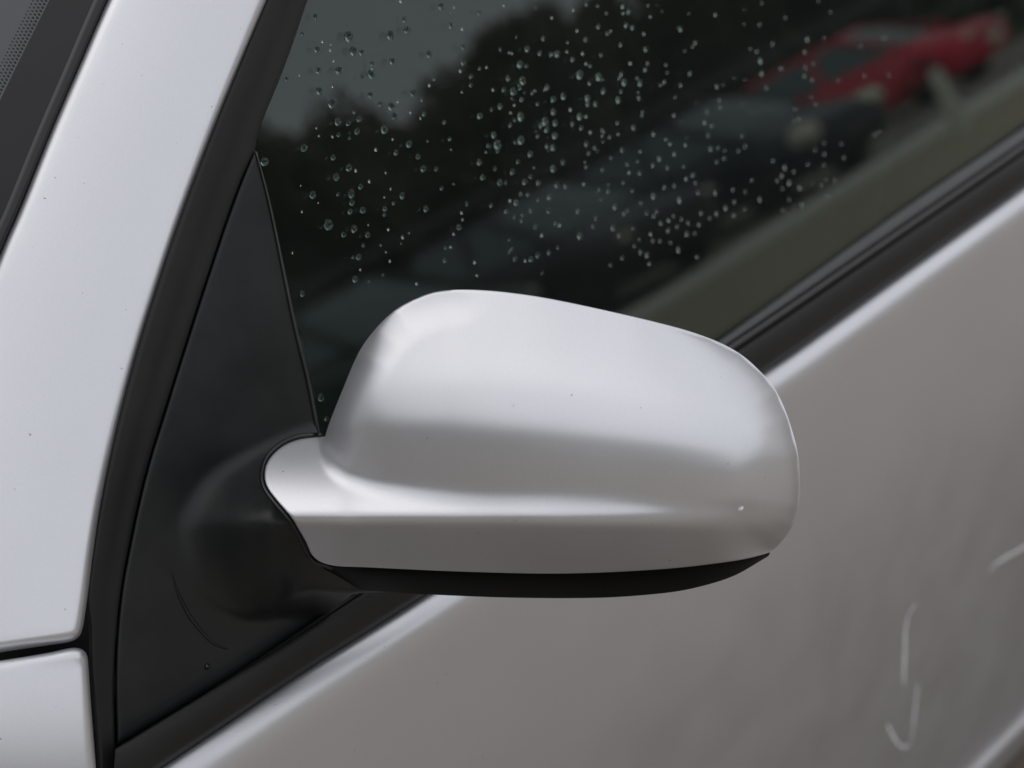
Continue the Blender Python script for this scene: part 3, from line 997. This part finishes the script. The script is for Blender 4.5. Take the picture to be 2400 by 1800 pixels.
# rail fence behind the parked cars
fe = empty("rail_fence", (17.0, 0, 0))
tag(fe, "grey rail fence mirrored as a thin slanting line between cars and trees", "fence")
m_fence = plastic("weathered_rail", (0.10, 0.105, 0.095), 0.8, 0.1, 0.2, 0.04)
for z_ in (1.0, 1.75):
    box("rail", (-0.03, -6, z_ - 0.07), (0.03, 46, z_ + 0.07), m_fence, fe)
for k_ in range(27):
    box("fence_post", (-0.08, -6 + 2 * k_ - 0.05, 0.05), (-0.035, -6 + 2 * k_ + 0.05, 1.75), m_fence, fe)
# tapered bollard added for the pale upright streak in the glass
V, F = [], []
for z_, r__ in ((0, .11), (.05, .10), (.55, .075), (.62, .07), (.66, .045), (.67, .0)):
    for q in range(16):
        V.append((r__ * math.cos(q * math.pi / 8), r__ * math.sin(q * math.pi / 8), z_))
F = [(i * 16 + q, i * 16 + (q + 1) % 16, (i + 1) * 16 + (q + 1) % 16, (i + 1) * 16 + q) for i in range(5) for q in range(16)]
tag(mesh_obj("post", V, F, m_line, loc=(8.0, 12.9, 0.0)), "pale tapered bollard added as the upright streak mirrored by the red car", "post")

def tree(label, x, y, hgt, wid, seed, bark, leafm):
    rg = random.Random(seed)
    root = empty("tree", (x, y, 0), rg.random() * 6)
    tag(root, label, "tree", "trees along the edge of the car park")
    pts = [np.array([0, 0, 0.0]), np.array([.04, .02, hgt * .25]), np.array([-.03, .05, hgt * .5]), np.array([.05, 0, hgt * .85])]
    tube("trunk", pts, [0.11, 0.08, 0.05, 0.02], bark, root, 8, 12)
    if ("crown", wid > 1.4) not in TREE:
        blobs = [(rg.gauss(0, .42), rg.gauss(0, .42), rg.uniform(.15, .92), rg.uniform(.26, .46)) for _ in range(30)]
        V, F = [], []
        for _ in range(9000):
            bx, by, bz, br = rg.choice(blobs)
            d_ = unit([rg.gauss(0, 1), rg.gauss(0, 1), rg.gauss(0, 1)]) * br * rg.uniform(.55, 1.05)
            c = np.array([bx + d_[0], by + d_[1], bz + d_[2] * .42])
            if c[2] < 0.04:
                continue
            a = unit([rg.gauss(0, 1), rg.gauss(0, 1), rg.gauss(0, 1)])
            b_ = unit(np.cross(a, [rg.gauss(0, 1), rg.gauss(0, 1), rg.gauss(0, 1)]))
            sc_ = rg.uniform(.03, .07)
            k = len(V)
            V += [c - a * sc_, c + b_ * sc_ * .5, c + a * sc_, c - b_ * sc_ * .5]
            F.append((k, k + 1, k + 2, k + 3))
        me = bpy.data.meshes.new("crown")
        me.from_pydata([tuple(v) for v in V], [], F)
        me.materials.append(leafm)
        TREE[("crown", wid > 1.4)] = me
    o = bpy.data.objects.new("crown", TREE[("crown", wid > 1.4)])
    o.scale = (wid, wid, hgt)
    link(o, root)
TREE = {}
m_bark = plastic("bark", (0.06, 0.05, 0.04), 0.9, 0.4, 0.1, 0.04)
m_leaf = plastic("leaves", (0.10, 0.11, 0.055), 0.6, 0.0, 0.3, 0.05)
spots = []
yy = -16.0
while yy < 62:
    spots.append((23 + random.uniform(-1.5, 1.5), yy))
    yy += random.uniform(1.7, 2.5)
xx = 17.0
while xx > -22:
    spots.append((xx, -13 + random.uniform(-1, 1)))  # unseen front row, set close and tall to darken the cap's reflection
    xx -= random.uniform(2.4, 3.4)
for i, (x, y) in enumerate(spots):
    side = x > 18
    lab = ("bushy tree of the row behind the parked cars, mirrored dark in the side window" if y < 24 else "far bushy tree of the row, beyond the end of the parked cars") if side \
        else "bushy green tree of the unseen front row, added to darken the mirror cap"
    tree(lab, x, y, random.uniform(3.9, 4.9) if side else random.uniform(5.0, 7.0), random.uniform(1.4, 2.1) * (1 if side else 1.2), i, m_bark, m_leaf)

# ------------------------------------------------------------------ raindrops on the side window
DROPS = []
def dz(x0, y0, k, lst):
    for d in lst:
        DROPS.append((x0 + d[0] * k, y0 + d[1] * k, d[2] * k, d[3] if len(d) > 3 else 1.15))
Z = 500 / 2212
dz(600, 0, Z, [(617, 176, 52), (478, 350, 34), (960, 375, 92, 1.3), (1395, 368, 88), (1565, 312, 74), (1918, 68, 66), (632, 512, 60), (1010, 530, 84), (1095, 545, 56),
   (770, 522, 22), (860, 730, 76), (648, 730, 60), (1198, 770, 84), (1415, 635, 66), (1792, 560, 62), (2020, 262, 56), (1540, 205, 48), (2140, 300, 30), (2145, 485, 52),
   (658, 940, 74), (792, 1075, 92), (318, 818, 40), (1205, 660, 44), (1105, 800, 34), (1185, 985, 56), (1288, 1078, 50), (1405, 1105, 76), (1434, 1205, 78), (1628, 966, 66),
   (1852, 815, 44), (1798, 885, 30), (2148, 645, 60), (2118, 735, 30), (1018, 1157, 42), (1066, 1233, 62), (848, 1260, 76), (957, 1278, 54), (1046, 1361, 64), (855, 1397, 46),
   (970, 1430, 34), (1742, 1180, 52), (1953, 1265, 40), (1330, 1340, 82), (1585, 1492, 68), (2012, 1440, 42), (1450, 1582, 52), (1678, 1622, 58), (1243, 1552, 32),
   (495, 1536, 72), (802, 1630, 58), (1600, 1165, 24), (1470, 1055, 26), (795, 1418, 24), (690, 430, 26), (805, 632, 24), (1500, 12, 30), (450, 782, 16), (795, 900, 24),
   (1706, 1226, 26), (1418, 1445, 22)])
dz(1100, 0, Z, [(98, 130, 50), (360, 60, 26), (855, 185, 26), (765, 397, 48), (320, 512, 34), (600, 506, 56, 1.3), (412, 545, 22), (442, 551, 24), (728, 548, 46), (852, 562, 46),
   (910, 557, 66), (1070, 612, 46), (1205, 407, 46), (1118, 317, 28), (1330, 57, 34), (1338, 275, 46), (1432, 345, 42), (1467, 322, 22), (1625, 258, 52), (1690, 284, 46),
   (1650, 120, 50), (1588, 70, 32), (1596, 138, 26), (1568, 463, 42), (1828, 508, 50), (1810, 351, 30), (1877, 170, 26), (1854, 56, 22), (1422, 137, 22), (1216, 40, 36),
   (1078, 107, 26), (1365, 570, 40), (1210, 660, 28), (1254, 677, 40), (1175, 555, 30), (1012, 537, 24), (524, 664, 74), (590, 683, 40), (400, 809, 52), (550, 835, 74, 1.25),
   (106, 707, 36), (178, 697, 24), (16, 791, 46), (16, 880, 44), (356, 927, 46), (455, 947, 76), (528, 914, 40), (244, 929, 26), (652, 960, 40), (805, 904, 56), (780, 932, 34),
   (1142, 775, 84), (1342, 797, 80), (1243, 866, 26), (1388, 942, 60), (974, 998, 56, 1.4), (866, 1028, 58), (541, 1030, 50), (706, 1078, 36), (318, 1100, 60), (229, 1138, 34),
   (110, 1200, 64), (467, 1090, 22), (428, 1168, 24), (530, 1207, 68, 1.6), (472, 1244, 34), (424, 1298, 42), (1223, 1014, 66), (1228, 1078, 48), (1308, 1076, 42, 1.4),
   (1047, 1136, 32), (870, 1157, 54, 1.3), (783, 1257, 78, 1.2), (740, 1300, 50), (800, 1342, 58), (889, 1274, 62), (1142, 1206, 62, 1.35), (1211, 1208, 28), (1068, 1281, 42, 1.3),
   (1159, 1325, 44), (885, 1405, 66, 1.2), (709, 1409, 40), (805, 1513, 48), (867, 1528, 52, 1.4), (252, 1396, 64), (288, 1497, 92), (532, 1451, 84), (475, 1474, 36), (195, 1507, 40),
   (289, 1565, 34), (630, 1598, 60), (1256, 1371, 32), (1378, 1348, 38), (1380, 1408, 24), (1457, 1421, 40), (1212, 1490, 52), (1300, 1528, 42), (1535, 1273, 38), (1541, 1390, 24),
   (1703, 1323, 52), (1790, 1195, 26), (1796, 1160, 20), (1910, 1385, 42, 1.5), (1583, 1554, 48), (1468, 1637, 34), (1667, 656, 32), (1850, 651, 42), (1822, 720, 38, 1.4),
   (1578, 768, 46), (1555, 804, 40), (1604, 852, 62, 1.4), (1573, 946, 34), (1542, 1033, 66), (1740, 808, 36), (1770, 864, 54, 1.3), (1758, 1014, 44), (1750, 955, 18),
   (1985, 875, 36), (2023, 850, 30), (2120, 1195, 32), (2190, 880, 34, 1.5), (2037, 672, 24), (2188, 302, 40, 1.6), (2080, 1492, 30), (2036, 1443, 24), (1970, 1637, 44), (1770, 1570, 26)])
dz(600, 350, Z, [(88, 128, 84, 1.2), (962, 190, 70), (1036, 220, 30), (830, 287, 76), (1083, 384, 54), (588, 471, 76), (850, 466, 34), (988, 461, 80, 1.2), (993, 551, 62),
   (976, 645, 54), (1106, 628, 66), (750, 782, 104, 1.2), (908, 881, 54), (1018, 824, 72, 1.2), (1156, 885, 58), (1112, 993, 42), (1066, 1115, 62), (1008, 1118, 34), (1030, 1345, 66),
   (480, 1497, 48, 1.5), (1318, 1302, 34), (1172, 1367, 34), (1337, 612, 54), (1332, 678, 38), (1428, 556, 40), (1513, 480, 60, 1.3), (1330, 496, 18), (1372, 832, 26), (1520, 911, 30),
   (1763, 615, 62), (1924, 402, 40), (1869, 204, 44), (1734, 200, 60), (2103, 808, 62), (2050, 876, 26), (2132, 657, 28), (2142, 727, 20), (2186, 563, 42), (1965, 1020, 34),
   (2018, 1010, 24), (1958, 1150, 52, 1.3), (1390, 1157, 26), (1175, 332, 30), (1665, 1392, 26), (1082, 1246, 22), (380, 1072, 20)])
dz(1100, 350, Z, [(103, 132, 62), (292, 18, 36), (266, 198, 44), (138, 288, 58), (445, 231, 56), (505, 127, 40), (315, 342, 66), (378, 346, 34), (574, 335, 58), (635, 283, 44),
   (714, 345, 50), (868, 197, 68), (972, 132, 48), (903, 368, 52), (994, 381, 46), (1236, 42, 42), (1210, 181, 38), (1377, 211, 38), (1466, 90, 32), (535, 457, 42), (605, 464, 42),
   (485, 549, 64), (423, 529, 32), (225, 579, 42), (383, 640, 44), (710, 524, 34), (832, 492, 56), (638, 632, 42), (818, 638, 44), (466, 697, 34), (540, 738, 40), (1124, 643, 46),
   (1187, 360, 30), (1345, 418, 34), (1438, 437, 42), (1597, 345, 36), (1690, 430, 38), (1508, 597, 44, 1.5), (1310, 713, 42), (893, 766, 40), (936, 787, 28), (684, 800, 46),
   (1145, 897, 66), (750, 892, 30), (415, 935, 34), (437, 1032, 42), (472, 1137, 48), (640, 1137, 52), (708, 1098, 50), (824, 1067, 48), (580, 1155, 26), (55, 1171, 30), (80, 1307, 24),
   (755, 1284, 34), (918, 1017, 34), (1490, 818, 58), (1553, 893, 46), (1602, 665, 44), (1640, 637, 34), (1697, 818, 34), (1282, 797, 38), (1780, 556, 38), (1838, 660, 40), (1765, 245, 46),
   (1658, 240, 30), (1636, 152, 40), (1745, 124, 34), (1903, 162, 50), (1970, 96, 50, 1.3), (1908, 482, 60), (2023, 390, 48), (2054, 190, 42), (2125, 50, 32), (2125, 376, 42), (2178, 520, 42, 1.6),
   (1912, 688, 46), (1942, 645, 40), (1985, 762, 50), (2062, 838, 50), (2067, 738, 32), (2118, 693, 38), (2155, 798, 44), (1905, 945, 42), (1978, 948, 36), (1763, 932, 36),
   (1710, 1002, 34), (1776, 1063, 48), (1842, 1097, 58), (1586, 1127, 40), (2167, 1040, 48), (1464, 1197, 36), (1866, 1186, 30)])
dz(1600, 0, Z, [(338, 152, 32), (798, 252, 40), (1065, 182, 30), (130, 440, 46), (106, 482, 26), (934, 443, 34), (1292, 405, 56), (1468, 392, 28), (768, 532, 30), (1265, 535, 48),
   (806, 630, 60, 1.3), (818, 760, 58), (1272, 700, 38), (1353, 657, 34), (74, 758, 48), (1014, 706, 32), (1263, 788, 34), (868, 910, 42), (1340, 830, 32), (354, 898, 48), (380, 1041, 32),
   (390, 1115, 26), (252, 1160, 38), (2088, 390, 40), (1842, 478, 28), (1885, 782, 32), (1205, 1228, 42), (1152, 1255, 26), (2140, 782, 30), (1165, 1130, 30), (1378, 1078, 30),
   (302, 1306, 30), (227, 1272, 34), (2037, 1367, 30), (1988, 1394, 32), (818, 30, 24), (1408, 8, 26)])
dz(1500, 300, Z, [(706, 75, 40, 1.3), (1060, 83, 36), (733, 213, 56), (810, 204, 36), (1088, 188, 42), (873, 313, 40), (798, 352, 38), (1020, 235, 38), (268, 117, 26), (312, 163, 30), (470, 176, 30),
   (354, 272, 34), (550, 488, 60, 0.8), (478, 528, 34), (455, 398, 36), (352, 597, 40), (602, 668, 42), (408, 745, 46, 1.7), (780, 672, 42, 1.5), (963, 640, 32), (978, 765, 46),
   (888, 826, 50, 1.3), (793, 887, 50, 1.2), (722, 933, 42), (972, 905, 34), (1160, 538, 36), (1088, 660, 36), (1240, 738, 44, 1.6), (1086, 840, 36), (1500, 407, 52, 1.3), (1472, 490, 46, 1.4),
   (1593, 452, 34), (1548, 568, 62), (1424, 548, 32), (1475, 624, 38), (1655, 617, 44, 1.6), (1547, 737, 36), (1678, 790, 50), (1480, 850, 36), (1380, 340, 32), (1740, 378, 30), (1910, 382, 38),
   (1912, 270, 32), (1818, 226, 38), (2115, 307, 42), (2090, 163, 32), (1912, 158, 28), (2022, 540, 36), (1932, 542, 30), (1878, 590, 32), (1792, 576, 22), (632, 885, 34), (573, 568, 28),
   (348, 912, 40), (430, 942, 38), (298, 958, 34), (384, 1018, 44, 1.4), (500, 983, 40, 1.4), (212, 985, 50), (292, 1062, 50), (485, 1098, 52, 1.3), (570, 1092, 38), (610, 1003, 34),
   (110, 1100, 32), (135, 1166, 44), (208, 1168, 40), (398, 1262, 50, 1.5), (590, 1337, 30), (72, 1318, 58, 1.4), (1945, 705, 34), (316, 1188, 26)])
DROPS += [(752, 928 + 3, 16, 1.4), (765, 981, 9, 1.3), (700 + 8, 688, 10, 1.4)]
# merge drops entered twice from neighbouring views
uniq = []
for d in sorted(DROPS, key=lambda q: -q[2]):
    if d[1] > 700 and d[0] > 900:
        continue
    if all(math.hypot(d[0] - u[0], d[1] - u[1]) > max(4.0, 0.42 * u[2]) for u in uniq):
        uniq.append(d)
gx_ = unit(np.array([0, 1.0, 0]))
gz_ = unit(np.cross(G0.n, gx_))
if gz_[2] < 0:
    gz_ = -gz_
def drop_mesh(var, segs=18, rings=6):
    rg = random.Random(var)
    ph = [rg.uniform(0, 6.28) for _ in range(3)]
    am = [rg.uniform(0, .07), rg.uniform(0, .06), rg.uniform(0, .04)]
    V, F = [], []
    for i in range(rings):
        u = i / (rings - 1) * 0.96
        ang = u * math.pi / 2
        for k in range(segs):
            th = 2 * math.pi * k / segs
            rr = 1 + am[0] * math.cos(th + ph[0]) + am[1] * math.cos(2 * th + ph[1]) + am[2] * math.cos(3 * th + ph[2])
            V.append((rr * math.cos(ang) * math.cos(th), rr * math.cos(ang) * math.sin(th) - 0.10 * math.sin(ang), 0.62 * math.sin(ang)))
    V.append((0, -0.10, 0.62))
    for i in range(rings - 1):
        for k in range(segs):
            F.append((i * segs + k, i * segs + (k + 1) % segs, (i + 1) * segs + (k + 1) % segs, (i + 1) * segs + k))
    for k in range(segs):
        F.append(((rings - 1) * segs + k, (rings - 1) * segs + (k + 1) % segs, rings * segs))
    F.append(tuple(range(segs))[::-1])
    me = bpy.data.meshes.new("raindrop")
    me.from_pydata(V, [], F)
    me.polygons.foreach_set("use_smooth", [True] * (len(F) - 1) + [False])
    me.materials.append(M_WATER)
    return me
from mathutils import Matrix
MESHES = [drop_mesh(v) for v in range(7)]
B3 = Matrix((tuple(gx_), tuple(gz_), tuple(G0.n))).transposed().to_4x4()
small_V, small_F = [], []
print("drops", len(uniq))
for i, (x, y, dpx, asp) in enumerate(uniq):
    p = G0.at(x, y, -0.0039)
    t = (p - CAM) @ FW
    size = dpx / FPX * t * 0.5 * (1 - 0.28 * min(1, max(0, (x - 1350) / 600)))
    # the pane is seen foreshortened: widen along the car so that the drop reads round as in the photo
    sx_, sy_ = size * 1.08, size * asp * 0.94
    me = MESHES[i % len(MESHES)]
    hgt = 0.5 * (sx_ + sy_)
    if i < 300:
        o = bpy.data.objects.new("raindrop", me)
        o.matrix_world = Matrix.Translation(Vector(p)) @ B3 @ Matrix.Rotation(random.uniform(-.35, .35), 4, 'Z') @ Matrix.Diagonal((sx_, sy_, hgt, 1))
        link(o)
        big = 'large' if dpx > 15 else ('middling' if dpx > 10 else 'small')
        if x < 760 and y > 330:
            lab = big + " clear raindrop on the window glass close beside the black mirror panel"
        elif y < 150 + (760 - x) * -0.25 + 60 and x < 1100:
            lab = big + " clear raindrop over the mirrored grey sky, upper left of the side window"
        elif x < 1450:
            lab = big + " clear raindrop over the dark mirrored trees, middle of the side window"
        else:
            lab = big + " clear raindrop on the right half of the side window, over the mirrored cars"
        tag(o, lab, "raindrop", "raindrops on the side window")
    else:
        mat_ = Matrix.Translation(Vector(p)) @ B3 @ Matrix.Diagonal((sx_, sy_, hgt, 1))
        k = len(small_V)
        small_V += [tuple(mat_ @ v.co) for v in me.vertices]
        small_F += [tuple(k + j for j in f.vertices) for f in me.polygons]
rg = random.Random(5)
for _ in range(90):
    x, y = rg.uniform(700, 2150), rg.uniform(5, 640)
    if y > 880 - (x - 1000) * 0.56 - 120 or (x < 1000 and y > 600):
        continue
    p = G0.at(x, y, -0.0039)
    size = rg.uniform(1.2, 2.4) / FPX * ((p - CAM) @ FW)
    mat_ = Matrix.Translation(Vector(p)) @ B3 @ Matrix.Diagonal((size, size * 1.2, size, 1))
    me = MESHES[rg.randrange(7)]
    k = len(small_V)
    small_V += [tuple(mat_ @ v.co) for v in me.vertices]
    small_F += [tuple(k + j for j in f.vertices) for f in me.polygons]
o = mesh_obj("fine_rain_droplets", small_V, small_F, M_WATER)
tag(o, "tiny rain droplets sprinkled between the larger drops on the side window", "droplets", kind="stuff")
